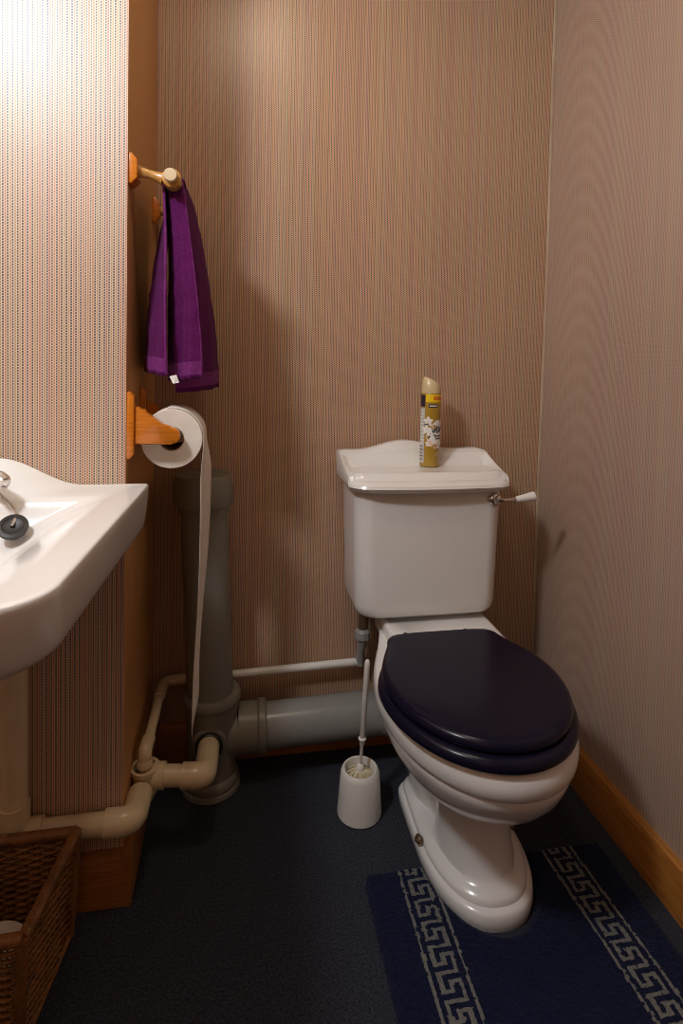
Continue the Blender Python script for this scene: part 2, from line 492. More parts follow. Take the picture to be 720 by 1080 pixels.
# flush lever on the right shoulder of the cistern
LV = Vector((.845, -.214, .741))
b = NB(); lathe(b, [(.0175, -.02), (.0175, .002), (.0155, .006), (.011, .008), (.011, .013), (.008, .016), (.001, .017)], LV, (.45, -.85, 0), 24)
tube(b, [LV+Vector((.003, -.012, 0)), LV+Vector((.020, -.018, .001)), LV+Vector((.052, -.016, .003))], [.0055, .0045, .0048], 12)
lev = part('flush_lever', b, M['chrome'], toilet)
b = NB(); tube(b, [LV+Vector(p) for p in ((.048, -.0165, .0025), (.050, -.0165, .0026), (.071, -.016, .005), (.091, -.0155, .0082), (.097, -.0153, .009), (.0995, -.0152, .0094))], [.005, .0072, .0095, .0118, .0115, .008], 18)
o = sub('handle_grip', b, M['ceramic'], lev); o['label'] = 'white ceramic grip'

# ================================================================== AEROSOL CAN
CANX, CANY, CANZ = .7125, -.096, .8045
can = T('air_freshener_can', 'gold aerosol can with yellow band standing on the cistern lid', 'spray can', (CANX, CANY, CANZ))
CR = .0262
b = NB(); lathe(b, [(CR-.003, 0), (CR-.0005, .001), (CR, .004), (CR, .190), (CR-.0008, .193), (CR-.003, .195)], (CANX, CANY, CANZ), seg=48)
part('can_body', b, M['gold'], can)
# cap: dome cut slantwise
b = NB(); rings = []
for t in [i/14 for i in range(15)]:
    r = (CR-.0006)*(1-.42*t**3.2); h = .193+.037*t
    rings.append([(CANX+r*math.cos(a)-.003*t*t, CANY+r*math.sin(a), CANZ+h - (.0062*t*t)*(math.cos(a+.2))*r/.015) for a in [2*PI*k/40 for k in range(40)]])
loft(b, rings)
part('cap', b, M['goldcap'], can)
# wrap-around label; angle 0 faces azimuth FA (turned a little to the right of the camera)
cam_az = math.atan2(-1.528-CANY, .211-CANX)
FA = cam_az + math.radians(36)
def on_can(s, h, lift=0):
    """s metres to the right of the label's centre, h height"""
    a = FA + s/CR; r = CR+.0003+lift
    return (CANX+r*math.cos(a), CANY+r*math.sin(a), CANZ+h)
def strip(b, s0, s1, h0, h1, mi, lift=0, n=None):
    n = n or max(2, int((s1-s0)/.002))
    A = [b.verts.new(on_can(s0+(s1-s0)*i/n, h0, lift)) for i in range(n+1)]
    Bv = [b.verts.new(on_can(s0+(s1-s0)*i/n, h1, lift)) for i in range(n+1)]
    for i in range(n): b.faces.new((A[i], A[i+1], Bv[i+1], Bv[i])).material_index = mi
def blob(b, s, h, rs, rh, mi, lift, rot=0, n=20):
    c = b.verts.new(on_can(s, h, lift)); V = []
    for i in range(n):
        a = 2*PI*i/n; x, y = rs*math.cos(a), rh*math.sin(a)
        V.append(b.verts.new(on_can(s+x*math.cos(rot)-y*math.sin(rot), h+x*math.sin(rot)+y*math.cos(rot), lift)))
    for i in range(n): b.faces.new((c, V[i], V[(i+1) % n])).material_index = mi
def text(b, body, size, s, h, mi, lift, rot=0, shear=0, bold=0):
    cu = D.curves.new('lettering', 'FONT'); cu.body = body; cu.size = size; cu.align_x = 'CENTER'; cu.align_y = 'CENTER'
    cu.shear = shear; cu.offset = bold; cu.resolution_u = 3
    o = D.objects.new('lettering', cu); COL.objects.link(o)
    me = o.to_mesh(); vs = []
    tb = bmesh.new(); tb.from_mesh(me); bmesh.ops.subdivide_edges(tb, edges=[e for e in tb.edges if e.calc_length() > size*.25], cuts=1)
    bmesh.ops.triangulate(tb, faces=tb.faces)
    mp = {}
    for v in tb.verts:
        x, y = v.co.x, v.co.y
        mp[v] = b.verts.new(on_can(s+x*math.cos(rot)-y*math.sin(rot), h+x*math.sin(rot)+y*math.cos(rot), lift))
    for f in tb.faces:
        try: b.faces.new([mp[v] for v in f.verts]).material_index = mi
        except ValueError: pass
    tb.free(); o.to_mesh_clear(); D.objects.remove(o); D.curves.remove(cu)
b = NB()
LM = [M['yellow'], M['red'], M['ink'], M['lblwhite'], M['peach'], M['lblgrey']]
strip(b, -.030, .040, .170, .190, 0, .0001)
text(b, '300ml', .0125, .005, .180, 1, .0004, bold=.0004)
strip(b, -.022, .002, .156, .165, 2, .0001)
strip(b, -.0195, -.0005, .1592, .1620, 3, .0003)
# back panel with small print, left of the face
strip(b, -.052, -.0315, .010, .155, 5, .0001)
for i in range(16): strip(b, -.050, -.034-.006*random.random(), .018+i*.0085, .0205+i*.0085, 2 if i < 5 else 3, .0003)
strip(b, -.052, -.0315, .158, .188, 2, .0001)
# white splash with the word, blossoms around it
for s, h, rs, rh, r in ((.004, .092, .023, .029, 0), (-.008, .080, .018, .020, .3), (-.012, .088, .012, .012, 0), (.016, .075, .018, .018, 0), (.004, .108, .014, .016, -.4), (.018, .100, .015, .018, 0), (-.010, .070, .010, .010, 0)):
    blob(b, s, h, rs, rh, 3, .0002, r)
for cs, ch, sc in ((-.022, .120, 1), (-.026, .098, 1.0), (-.020, .062, .7), (.008, .056, .7)):
    for i in range(5):
        a = 2*PI*i/5+.3; blob(b, cs+.0068*sc*math.cos(a), ch+.0068*sc*math.sin(a), .0062*sc, .0040*sc, 3, .0003+.00002*i, a, 12)
    blob(b, cs, ch, .002*sc, .002*sc, 4, .0006)
for s, h in ((-.012, .058), (-.004, .052), (.003, .060), (-.016, .066)): blob(b, s, h, .004, .004, 4, .0005)
blob(b, -.027, .112, .008, .0016, 2, .0006, .3, 10); blob(b, -.018, .080, .004, .002, 2, .0006, .8, 10)
text(b, 'glade', .027, .0125, .102, 2, .0007, rot=.32, shear=.25, bold=.0005)
for i in range(2): strip(b, -.004+.002*i, .020, .0805-.007*i, .0835-.007*i, 2, .0006)
# little ring mark low down
for i in range(20):
    a0, a1 = 2*PI*i/20, 2*PI*(i+1)/20
    q = [b.verts.new(on_can(.004+r*math.cos(a), .034+r*math.sin(a), .0003)) for r, a in ((.0055, a0), (.0055, a1), (.0045, a1), (.0045, a0))]
    b.faces.new(q).material_index = 3
o = part('printed_label', b, LM, can, smooth=False, normals=False); o['label'] = 'printed gold and white label'

# ================================================================== SOIL STACK (grey)
def sx(z): return .158 - .052*(z-.24) if z > .24 else .158
SY = -.098
stack = T('soil_stack', 'grey plastic soil pipe with capped top in the back left corner', 'pipe', (.158, SY, 0))
def tilt(prof, c=(0, 0), seg=36, b=None):
    b = b or NB(); loft(b, [[(sx(z)+r*math.cos(2*PI*k/seg), SY+r*math.sin(2*PI*k/seg), z) for k in range(seg)] for r, z in prof]); return b
part('pipe', tilt([(.0575, .12), (.0575, .70), (.0595, .702), (.0595, .708)]), M['grey'], stack)
b = tilt([(.061, .70), (.062, .712)]); 
part('cap', tilt([(.062, .7005), (.0625, .706), (.0625, .717), (.072, .719), (.0735, .722), (.0705, .785), (.068, .7905), (.063, .7925), (.059, .7905), (.02, .792)]), M['grey'], stack, angle=30)
b = NB(); b.free()
# tee with socket rings, boss for the waste and the side branch
b = tilt([(.062, .010), (.066, .012), (.069, .02), (.069, .030), (.066, .036), (.061, .040), (.061, .14), (.063, .188), (.065, .196), (.065, .215), (.069, .219), (.0715, .226), (.0715, .236), (.068, .242), (.0585, .244)])
HZ, HY = .132, -.088
tube(b, [(sx(.1), HY, .118), (.20, HY, .125), (.232, HY, HZ)], [.058, .060, .059], 32)
tube(b, [(.15, HY, .09), (.19, HY, .115), (.225, HY, HZ+.002)], [.05, .058, .058], 32)
tube(b, [(.225, HY, HZ), (.272, HY, HZ+.0005)], .0605, 36)
part('tee', b, M['grey'], stack, angle=35)
b = NB(); tube(b, [(.272, HY, HZ), (.276, HY, HZ), (.29, HY, HZ), (.294, HY, HZ)], [.062, .0655, .0655, .062], 36)
part('socket_ring', b, M['grey'], stack, angle=35)
b = NB(); tube(b, [(.285, HY, HZ), (.62, HY, HZ+.010)], .0555, 36); tube(b, [(.60, HY, HZ+.009), (.70, -.15, HZ+.02), (.70, -.215, HZ+.02)], .055, 30)
part('branch_pipe', b, M['grey_pipe'], stack)
b = NB(); lathe(b, [(.041, -.05), (.041, .006), (.038, .010)], (.155, -.150, .142), (0, -1, 0), 28)
part('boss', b, M['grey'], stack, angle=35)
b = NB(); lathe(b, [(.033, -.01), (.033, .012), (.030, .016), (.024, .016), (.024, 0)], (.155, -.155, .142), (0, -1, 0), 28)
part('rubber_seal', b, M['black'], stack, angle=35)
b = NB(); lathe(b, [(.071, .001), (.074, .004), (.072, .013), (.064, .016)], (.158, SY, 0), (0, 0, 1), 36)
part('floor_collar', b, M['grey'], stack)

# ================================================================== BASIN WASTE PIPE (cream)
waste = T('waste_pipe', 'cream plastic basin waste pipe running round the pier to the grey stack', 'pipe', (-.187, -.42, 0))
WY, WZ, WXR = -.411, .180, .024
R0 = .0205
b = NB(); tube(b, [(-.187, -.412, .63), (-.187, -.412, .21)], .0225, 24); part('downpipe', b, M['cream'], waste)
b = NB(); tube(b, bendpath([(-.187, -.412, .24), (-.187, -.412, WZ), (-.14, WY, WZ)], .03), .026, 24); part('elbow', b, M['cream'], waste)
b = NB(); tube(b, [(-.16, WY, WZ), (-.02, WY, WZ)], R0, 24); part('run_pipe', b, M['cream'], waste)
b = NB(); tube(b, bendpath([(-.028, WY, WZ), (WXR, WY, WZ), (WXR, -.335, WZ-.008)], .038, 10), .0252, 28); part('elbow', b, M['cream'], waste)
TEE = Vector((.026, -.285, .0))
b = NB(); tube(b, bendpath([(WXR, -.345, WZ-.006), (WXR+.001, -.295, .142), (TEE.x, TEE.y, .152)], .02), .0235, 24)
part('elbow', b, M['cream'], waste)
b = NB(); lathe(b, [(.024, .140), (.027, .142), (.027, .150), (.0245, .152), (.0255, .186), (.030, .188), (.0305, .197), (.028, .198), (.024, .197), (.023, .180)], (TEE.x, TEE.y, 0), seg=32, cap0=True, cap1=False)
tube(b, [(TEE.x, TEE.y, .172), (.055, TEE.y, .173)], .0235, 24)
part('tee', b, M['cream'], waste, angle=35)
b = NB(); tube(b, [(.045, TEE.y, .173), (.068, TEE.y-.002, .173)], .0265, 24); part('coupling', b, M['cream'], waste, angle=35)
b = NB(); tube(b, [(.062, TEE.y-.002, .173), (.112, TEE.y-.006, .170)], .0218, 24); part('run_pipe', b, M['cream'], waste)
b = NB(); tube(b, bendpath([(.104, TEE.y-.005, .1705), (.152, TEE.y-.009, .168), (.155, -.150, .142)], .036, 10), .0258, 28); part('elbow', b, M['cream'], waste)

# ================================================================== OVERFLOW PIPE (white, thin)
over = T('overflow_pipe', 'thin white plastic pipe from the cistern along the back wall', 'pipe', (.56, -.045, 0))
OY = -.032
b = NB(); tube(b, bendpath([(.552, OY, .275), (.552, OY, .252), (.05, OY, .238)], .016), .0105, 18); part('run_pipe', b, M['whiteplastic'], over)
b = NB(); tube(b, bendpath([(.09, OY, .240), (.034, OY, .238), (.031, -.10, .236)], .022), .0135, 18); part('elbow', b, M['cream'], over)
b = NB(); tube(b, [(.031, -.085, .236), (.028, -.262, .230)], .011, 18); part('run_pipe', b, M['cream'], over)
b = NB(); tube(b, bendpath([(.028, -.245, .230), (TEE.x, TEE.y, .230), (TEE.x, TEE.y, .205)], .024), .0145, 18); part('elbow', b, M['cream'], over)
b = NB(); tube(b, [(TEE.x, TEE.y, .214), (TEE.x, TEE.y, .170)], .0125, 18); lathe(b, [(.0165, .198), (.0165, .209), (.015, .212)], (TEE.x, TEE.y, 0), seg=20); part('coupling', b, M['cream'], over)
b = NB(); tube(b, [(.552, OY, .245), (.552, -.040, .292), (.552, -.058, .322), (.552, -.058, .332)], .0125, 18); part('riser', b, M['grey2'], over)
b = NB(); lathe(b, [(.018, .330), (.0215, .332), (.0215, .350), (.019, .353), (.013, .358)], (.552, -.058, .0), seg=12); part('union_nut', b, M['grey2'], over, angle=25)
b = NB(); lathe(b, [(.0135, .355), (.0135, .452), (.016, .453), (.016, .472)], (.552, -.058, 0), seg=20); part('threaded_tail', b, M['brass'], over)

# ================================================================== TOILET BRUSH + HOLDER
HX, HYb = .5105, -.244
hold = NB()
lathe(hold, [(.002, .0015), (.050, .0015), (.0525, .004), (.0525, .010), (.050, .05), (.0465, .100), (.0435, .108), (.040, .1115), (.037, .111), (.0355, .107), (.0355, .03), (.002, .028)], (HX, HYb, 0), seg=40)
shift(hold, (HX, HYb, 0)); o = obj('brush_holder', hold, M['whiteplastic']); o.location = (HX, HYb, 0)
tag(o, 'white plastic pot on the carpet holding the toilet brush', 'brush holder')
br = T('toilet_brush', 'white toilet brush with long handle standing in its pot', 'brush', (HX, HYb, .03))
hx1, hy1 = .5215, -.246
def hp(z): t = (z-.1)/.27; return (HX+(hx1-HX)*t, HYb+(hy1-HYb)*t, z)
b = NB(); tube(b, [hp(z) for z in (.105, .165, .168, .355, .366, .3715, .374)], [.0040, .0040, .0062, .0068, .0066, .0045, .001], 14)
part('handle', b, M['whiteplastic'], br)
b = NB(); lathe(b, [(.004, .1775), (.0095, .180), (.0095, .183), (.004, .1855)], (hp(.18)[0], hp(.18)[1], 0), seg=18)
part('collar', b, M['whiteplastic'], br)
b = NB(); lathe(b, [(.0105, .104), (.011, .109), (.0085, .118), (.0045, .121)], (HX, HYb, 0), seg=18)
part('ferrule', b, M['whiteplastic'], br)
b = NB()
for i in range(70):
    a = 2*PI*i/70 + random.uniform(-.03, .03); r = .031+random.uniform(-.002, .0025); z0 = .108; z1 = .090+random.uniform(-.006, .008)
    p0 = Vector((HX+.006*math.cos(a), HYb+.006*math.sin(a), z0)); p1 = Vector((HX+r*math.cos(a), HYb+r*math.sin(a), z1))
    tube(b, [p0, (p0+p1)/2+Vector((0, 0, .003)), p1], [.0014, .0013, .0009], 5)
lathe(b, [(.010, .036), (.028, .045), (.030, .085), (.010, .104)], (HX, HYb, 0), seg=24)
o = part('bristles', b, M['bristle'], br)

# ================================================================== TOWEL RAIL
BX, BZ = .079, 1.4235
rail = T('towel_rail', 'short varnished wooden towel rail on the narrow brown wall', 'towel rail', (0, -.25, BZ))
plate = [(-.029, .0), (-.029, .006), (-.017, .0165), (.017, .0165), (.029, .006), (.029, 0)]
for yc in (-.357, -.048):
    b = NB(); rings = []
    prism(b, [(xx, BZ+.012+zz) for zz, xx in plate], 1, yc-.021, yc+.021, .002)
    part('wall_plate', b, M['pine_hot'], rail, angle=30)
    b = NB(); tube(b, [(.012, yc, BZ+.012), (.020, yc, BZ+.011), (.036, yc, BZ+.008), (.052, yc, BZ+.004), (.062, yc, BZ+.001)], [.015, .0105, .0082, .0095, .013], 20)
    lathe(b, [(.013, -.017), (.0178, -.015), (.0185, 0), (.0178, .015), (.013, .017)], (BX, yc, BZ), (0, 1, 0), 28)
    part('bracket_arm', b, M['pine_pale'], rail)
b = NB(); tube(b, [(BX, -.388, BZ), (BX, -.028, BZ)], .0115, 24); part('bar', b, M['pine_pale'], rail)
b = NB(); lathe(b, [(.0128, 0), (.0128, .006), (.0115, .008), (.001, .0082)], (BX, -.386, BZ), (0, -1, 0), 24); part('end_cap', b, M['endgrain'], rail)

# ================================================================== TOWEL
b = NB(); NS, NTt = 26, 44
def strip_cloth(bot, top, zb, ph):
    """bot, top: plan polylines (x, y) sampled over s; hangs from the bar to zb"""
    def samp(pl, s):
        k = s*(len(pl)-1); i = min(int(k), len(pl)-2); t = smooth(k-i)*.5+(k-i)*.5
        return Vector(pl[i]).lerp(Vector(pl[i+1]), t)
    g = []
    for j in range(NTt+1):
        t = j/NTt; row = []
        for i in range(NS+1):
            s = i/NS; e = 1-(1-t)**1.7*(1-.25*t)
            p = samp(top, s).lerp(samp(bot, s), e)
            z = BZ + .002 + (zb(s)-BZ-.002)*t
            w = .0035*math.sin(9*s+ph+3*t)*t + .002*math.sin(21*s+5*t+ph)*t
            row.append(b.verts.new((p.x+w, p.y+w*.6, z)))
        g.append(row)
    for j in range(NTt):
        for i in range(NS):
            f = b.faces.new((g[j][i], g[j][i+1], g[j+1][i+1], g[j+1][i]))
            if j in (NTt-2, NTt-3, NTt-4) or (ph < 3 and i == NS-1): f.material_index = 1
    return g
topL = [(BX-.021, -.10), (BX-.021, -.22), (BX-.020, -.335)]
topR = [(BX+.018, -.335), (BX+.024, -.22), (BX+.022, -.10)]
strip_cloth([(.014, -.12), (.018, -.24), (.030, -.335), (.052, -.352), (.075, -.362)], topL, lambda s: 1.049-.010*s, 0)
strip_cloth([(.072, -.300), (.088, -.335), (.105, -.345), (.120, -.352), (.136, -.358)], [(BX-.012, -.325), (BX+.004, -.335), (BX+.018, -.338)], lambda s: 1.028+.008*s, 2)
strip_cloth([(.080, -.300), (.11, -.30), (.135, -.295), (.156, -.26), (.162, -.20), (.150, -.13)], topR, lambda s: 1.003+.012*s, 4)
# over the bar
g = []
for i in range(NS+1):
    s = i/NS; y = -.335+.235*s
    g.append([b.verts.new((BX-.0195*math.cos(a)+.001*math.sin(20*s), y, BZ+.001+.0165*math.sin(a))) for a in [PI*k/10 for k in range(11)]])
for i in range(NS):
    for k in range(10): b.faces.new((g[i][k], g[i][k+1], g[i+1][k+1], g[i+1][k]))
shift(b, (BX, -.24, BZ))
tw = obj('towel', b, [M['towel'], M['hem']], normals=False, angle=180); tw.location = (BX, -.24, BZ)
md = tw.modifiers.new('Solid', 'SOLIDIFY'); md.thickness = .0045; md.offset = 0
tx = D.textures.new('fluff', 'CLOUDS'); tx.noise_scale = .035
md = tw.modifiers.new('Fluff', 'DISPLACE'); md.texture = tx; md.strength = .006; md.mid_level = .5
tag(tw, 'purple hand towel hanging over the wooden rail', 'towel')
b = NB()
for k in range(1):
    pts = [(.078, -.3665, 1.0395), (.092, -.3715, 1.043), (.097, -.370, 1.028), (.086, -.371, 1.0255), (.083, -.368, 1.030)]
    v = [b.verts.new(Vector(p)-Vector((BX, -.24, BZ))) for p in pts]; b.faces.new(v)
o = obj('care_tag', b, M['lblwhite'], tw, smooth=False); o['label'] = 'small white care tag'
md = o.modifiers.new('Solid', 'SOLIDIFY'); md.thickness = .0006

# ================================================================== TOILET ROLL HOLDER + ROLL
RX, RZ, RY0, RY1, RR = .081, .9165, -.343, -.243, .0605
hol = T('toilet_roll_holder', 'orange pine toilet roll holder on the narrow brown wall', 'toilet roll holder', (0, -.30, RZ))
for y0 in (-.381, -.232):
    b = NB(); prism(b, [(0, .880), (.006, .878), (.0145, .887), (.0145, 1.0), (.006, 1.010), (0, 1.008)], 1, y0, y0+.028, .002)
    part('wall_plate', b, M['pine_hot'], hol, angle=30)
def arm_poly():
    P = [(.0145, .906), (.0145, .980), (.022, .979)]
    for i in range(9):
        t = i/8; P.append((lerp(.024, .074, t), .978 - .038*t**.75 + .004*math.sin(PI*t)))
    cx, cz, r = .084, .9225, .0165
    for i in range(11):
        a = PI*.5-PI*i/10; P.append((cx+r*math.cos(a), cz+r*math.sin(a)))
    return P
for y0 in (-.375, -.228):
    b = NB(); prism(b, arm_poly(), 1, y0, y0+.017, .003); part('arm', b, M['pine_hot'], hol, angle=35)
b = NB(); tube(b, [(RX+.004, -.36, RZ+.001), (RX+.004, -.222, RZ+.001)], .0095, 20); part('spindle', b, M['pine_pale'], hol)

roll = T('toilet_roll', 'white toilet roll on the pine holder with a long strip hanging down', 'toilet roll', (RX, -.293, RZ), 'toilet rolls')
b = NB(); seg = 64
def rc_(r, y, dz=0): return [(RX+r*math.cos(2*PI*k/seg), y, RZ-.004+r*math.sin(2*PI*k/seg)) for k in range(seg)]
loft(b, [rc_(.0245, RY1), rc_(.0245, RY0), rc_(.0247, RY0-.0002), rc_(RR-.0012, RY0), rc_(RR, RY0+.002), rc_(RR, RY1-.002), rc_(RR-.001, RY1), rc_(.0245, RY1)], False, False)
part('roll', b, M['paper'], roll, angle=35)
b = NB(); loft(b, [rc_(.0243, RY1+.001), rc_(.0243, RY0-.001), rc_(.0226, RY0-.001), rc_(.0226, RY1+.001), rc_(.0243, RY1+.001)], False, False)
part('cardboard_core', b, M['card'], roll, angle=35)
# hanging strip: leaves the roll at the top, falls over the right side
path = []
for i in range(13):
    a = math.radians(100-100*i/12); path.append((RX+(RR+.0012+.0008*i/12)*math.cos(a), RZ-.004+(RR+.0015)*math.sin(a)))
L = RZ-.004-.338
for i in range(1, 40):
    t = i/39; path.append((RX+RR+.0022 - .010*smooth(t*1.1) + .004*math.sin(5.5*t)*t, RZ-.004 - L*t))
b = NB(); rows = []
n = len(path)
for j, (x, z) in enumerate(path):
    t = max(0, (j-12)/(n-13)); row = []
    for i in range(9):
        s = i/8; y = lerp(RY0+.001, RY1-.001, s)
        cut = 0
        zz = z
        if t > 0:
            zz = RZ-.004 - (RZ-.004-z)*(1 + .10*(1-s)*1.0 - .06*s)
        curl = .007*t*(s-.2)*math.sin(2+3*t) + .0035*t*math.sin(6*s+4*t)
        tw_ = .017*(s-.5)*smooth(t*7)*(1-.35*t)
        row.append(b.verts.new((x+curl+tw_+.003*smooth(t*7), y, zz)))
    rows.append(row)
for a, c in zip(rows, rows[1:]):
    for i in range(8): b.faces.new((a[i], a[i+1], c[i+1], c[i]))
o = part('hanging_strip', b, M['paper'], roll, normals=False, angle=180)
md = o.modifiers.new('Solid', 'SOLIDIFY'); md.thickness = .0008

# ================================================================== BASIN
BXc, BRX, BY1, BYF, BZr = -.225, .045, -.3835, -.944, .832
basin = T('wash_basin', 'white ceramic wall-hung wash basin below the striped wallpaper at left', 'wash basin', (BXc, -.40, .70))
HWb = BRX-BXc
def basin_out(hw_b, hw_f, yf, yb, rf, rb=.006, n=12):
    """outline: back edge straight on the wall, sides slightly converging, rounded front corners"""
    half = []
    for i in range(8): half.append((lerp(0, (hw_f-rf), i/8), yf))
    for i in range(n+1):
        a = -PI/2+PI/2*i/n; half.append((hw_f-rf+rf*math.cos(a), yf+rf+rf*math.sin(a)))
    for i in range(1, 13): t = i/12; half.append((lerp(hw_f, hw_b, t), lerp(yf+rf, yb-rb, t)))
    for i in range(1, 4): a = PI/2*i/3; half.append((hw_b-rb+rb*math.cos(a), yb-rb+rb*math.sin(a)))
    for i in range(1, 21): half.append(((hw_b-rb)*(1-i/20), yb))
    R = [(BXc+x, y) for x, y in half]; Lh = [(BXc-x, y) for x, y in half[-2:0:-1]]
    return R + Lh
def splash(x, y):
    """raised scrolled back"""
    u = abs(x-BXc); bump = .5*(1+math.cos(PI*min(1, u/.150)))
    w = smooth((y+.452)/.035)
    return .052*bump*w
b = NB(); rings = []
def R(z, hb, hf, yf, yb, rf, rb=.006, sp=0):
    return [(x, y, z + (splash(x, y)*sp if sp else 0)) for x, y in basin_out(hb, hf, yf, yb, rf, rb)]
h = HWb
under = [(.660, .10, .09, -.70, -.42, .06), (.672, .15, .14, -.78, -.395, .09), (.695, .195, .185, -.845, BY1, .10), (.722, .235, .222, -.895, BY1, .10),
         (.742, .256, .238, -.918, BY1, .095), (.752, .2625, .244, -.926, BY1, .088), (.800, h-.002, h-.020, -.940, BY1, .075), (.822, h, h-.018, BYF, BY1, .072), (.829, h-.001, h-.019, BYF+.001, BY1, .072)]
for z, hb, hf, yf, yb, rf in under: rings.append(R(z, hb, hf, yf, yb, rf))
rings.append(R(BZr-.0012, h-.0025, h-.0205, BYF+.0025, BY1, .070, sp=1))
rings.append(R(BZr, h-.006, h-.024, BYF+.006, BY1-.001, .068, sp=1))
rings.append(R(BZr-.0006, h-.014, h-.032, BYF+.014, BY1-.006, .064, sp=1))
rings.append(R(BZr-.002, h-.028, h-.046, BYF+.028, BY1-.018, .060, .010, sp=.75))
rings.append(R(BZr-.004, h-.046, h-.062, BYF+.044, BY1-.045, .060, .014, sp=.3))
rings.append(R(BZr-.0065, h-.060, h-.076, BYF+.058, BY1-.076, .062, .020))
rings.append(R(BZr-.014, h-.080, h-.096, BYF+.078, BY1-.084, .064, .026))
rings.append(R(BZr-.028, h-.108, h-.122, BYF+.106, BY1-.092, .064, .032))
rings.append(R(BZr-.047, h-.138, h-.152, BYF+.140, BY1-.104, .060, .036))
rings.append(R(BZr-.070, h-.168, h-.182, BYF+.178, BY1-.124, .054, .040))
rings.append(R(BZr-.088, h-.198, h-.208, BYF+.222, BY1-.156, .046, .040))
rings.append(R(BZr-.096, h-.222, h-.228, BYF+.272, BY1-.215, .034, .034))
loft(b, rings)
bowl = part('bowl', b, M['ceramic'], basin, angle=180)
md = bowl.modifiers.new('Sub', 'SUBSURF'); md.levels = 2; md.render_levels = 2
# pillar tap
TXp, TYp = -.262, -.430
b = NB(); lathe(b, [(.024, .823), (.024, .832), (.017, .836), (.0155, .86), (.018, .872)], (TXp, TYp, 0), seg=24)
tube(b, [(TXp, TYp, .856), (-0.219, -.455, .866), (-0.184, -.489, .8655), (-0.174, -.498, .863), (-0.169, -.503, .861), (-0.167, -.505, .860)], [.0145, .0145, .0145, .0135, .0095, .002], 20)
tap = part('tap', b, M['chrome'], basin)
b = NB(); lathe(b, [(.016, .870), (.021, .876), (.022, .892), (.017, .900), (.001, .902)], (TXp, TYp, 0), seg=12)
sub('tap_head', b, M['chrome'], tap)
b = NB(); lathe(b, [(.027, .03), (.024, .0), (.030, -.002), (.030, .028)], (-.187, -.5, .64), seg=20)
tube(b, bendpath([(-.187, -.5, .67), (-.187, -.5, .615), (-.187, -.412, .60), (-.187, -.412, .625)], .02), .022, 20)
part('trap', b, M['cream'], basin)

plug = T('basin_plug', 'black rubber plug on a bead chain hanging in the wash basin', 'plug', (-.158, -.5, .79))
pc = Vector((-.152, -.515, .7905)); ax = Vector((.12, -.66, .74)).normalized()
b = NB(); lathe(b, [(.016, -.014), (.0185, -.004), (.0225, -.003), (.0235, 0), (.0225, .004), (.017, .0055), (.015, .004), (.004, .0035), (.003, .008), (.001, .0085)], pc, ax, 32)
part('stopper', b, M['black'], plug)
b = NB(); p0 = pc+ax*.007; p1 = Vector((-.195, -.455, .833))
for i in range(34):
    t = i/33; p = p0.lerp(p1, t) + Vector((.014*math.sin(PI*t), 0, -.006*math.sin(PI*t)+.004*math.sin(PI*t)))
    s = bmesh.ops.create_icosphere(b, subdivisions=1, radius=.0027, matrix=Matrix.Translation(p))
part('chain', b, M['chrome'], plug)

# ================================================================== BASKET
KW, KD, KH = .30, .193, .204
bk = T('wicker_basket', 'brown wicker basket on the floor below the wash basin', 'basket', (-.082, -.445, 0))
kr = math.radians(-6); kc, ks = math.cos(kr), math.sin(kr)
def K(u, v, z):
    """u to the left of the right-back corner, v towards the camera"""
    x, y = -u, -v
    tp = .93+.07*z/KH
    x = -KW/2+(x+KW/2)*tp; y = -KD/2+(y+KD/2)*tp
    return (-.070 + x - .024*v/KD, -.4465 + y - .012*u, z)
def side(b, f, L, nst, open_top=False):
    """weave on one side; f(s, z, off) -> point"""
    for i in range(nst+1):
        s = i*L/nst
        tube(b, [f(s, z, 0) for z in (.008, .07, .13, KH-.012)], .0022, 6)
    nz = int((KH-.03)/.0062)
    for k in range(nz):
        z = .014+k*.0062; m = nst*6; pts = []
        for i in range(m+1):
            s = L*i/m; ph = PI*(s/(L/nst)); pts.append(f(s, z+.0006*math.sin(9*s/L), .0033*math.cos(ph+PI*(k % 2))))
        tube(b, pts, .0032, 6)
b = NB(); side(b, lambda s, z, o: K(s, 0-o, z), KW, 14); part('woven_side', b, M['cane'], bk)
b = NB(); side(b, lambda s, z, o: K(s, KD+o, z), KW, 14); part('woven_side', b, M['cane'], bk)
b = NB(); side(b, lambda s, z, o: K(KW+o, s, z), KD, 10); part('woven_side', b, M['cane'], bk)
# right side: open lattice towards the back, close weave towards the front
b = NB()
for i in range(12):
    s = i*KD/11; tube(b, [K(0, s, z) for z in (.008, .07, .13, KH-.012)], .0023, 6)
for i in range(13):
    z = .02+i*.0132
    tube(b, [K(-.002, 0, z), K(-.003, .03, z+.022), K(-.002, .062, z+.034 if z+.034 < KH-.012 else KH-.012)], .0024, 6)
for k in range(27):
    z = .014+k*.0066; pts = []
    for i in range(49):
        s = .052+(KD-.052)*i/48; ph = PI*s/(KD/11); pts.append(K(.0033*math.cos(ph+PI*(k % 2)), s, z))
    tube(b, pts, .0032, 6)
part('woven_side', b, M['cane'], bk)
b = NB(); box(b, -KW+.01, -.01, -KD+.01, -.01, .003, .010)
for v in b.verts: v.co = Vector(K(-v.co.x, -v.co.y, v.co.z))
part('base', b, M['cane'], bk)
def wrapped(b, p0, p1, r, turns):
    """rod wrapped with cane: rings along the rod"""
    p0, p1 = Vector(p0), Vector(p1); n = turns*4
    tube(b, [p0.lerp(p1, i/n) for i in range(n+1)], [r*(1+.07*abs(math.sin(PI*i/4))) for i in range(n+1)], 14)
b = NB(); zr = KH-.004
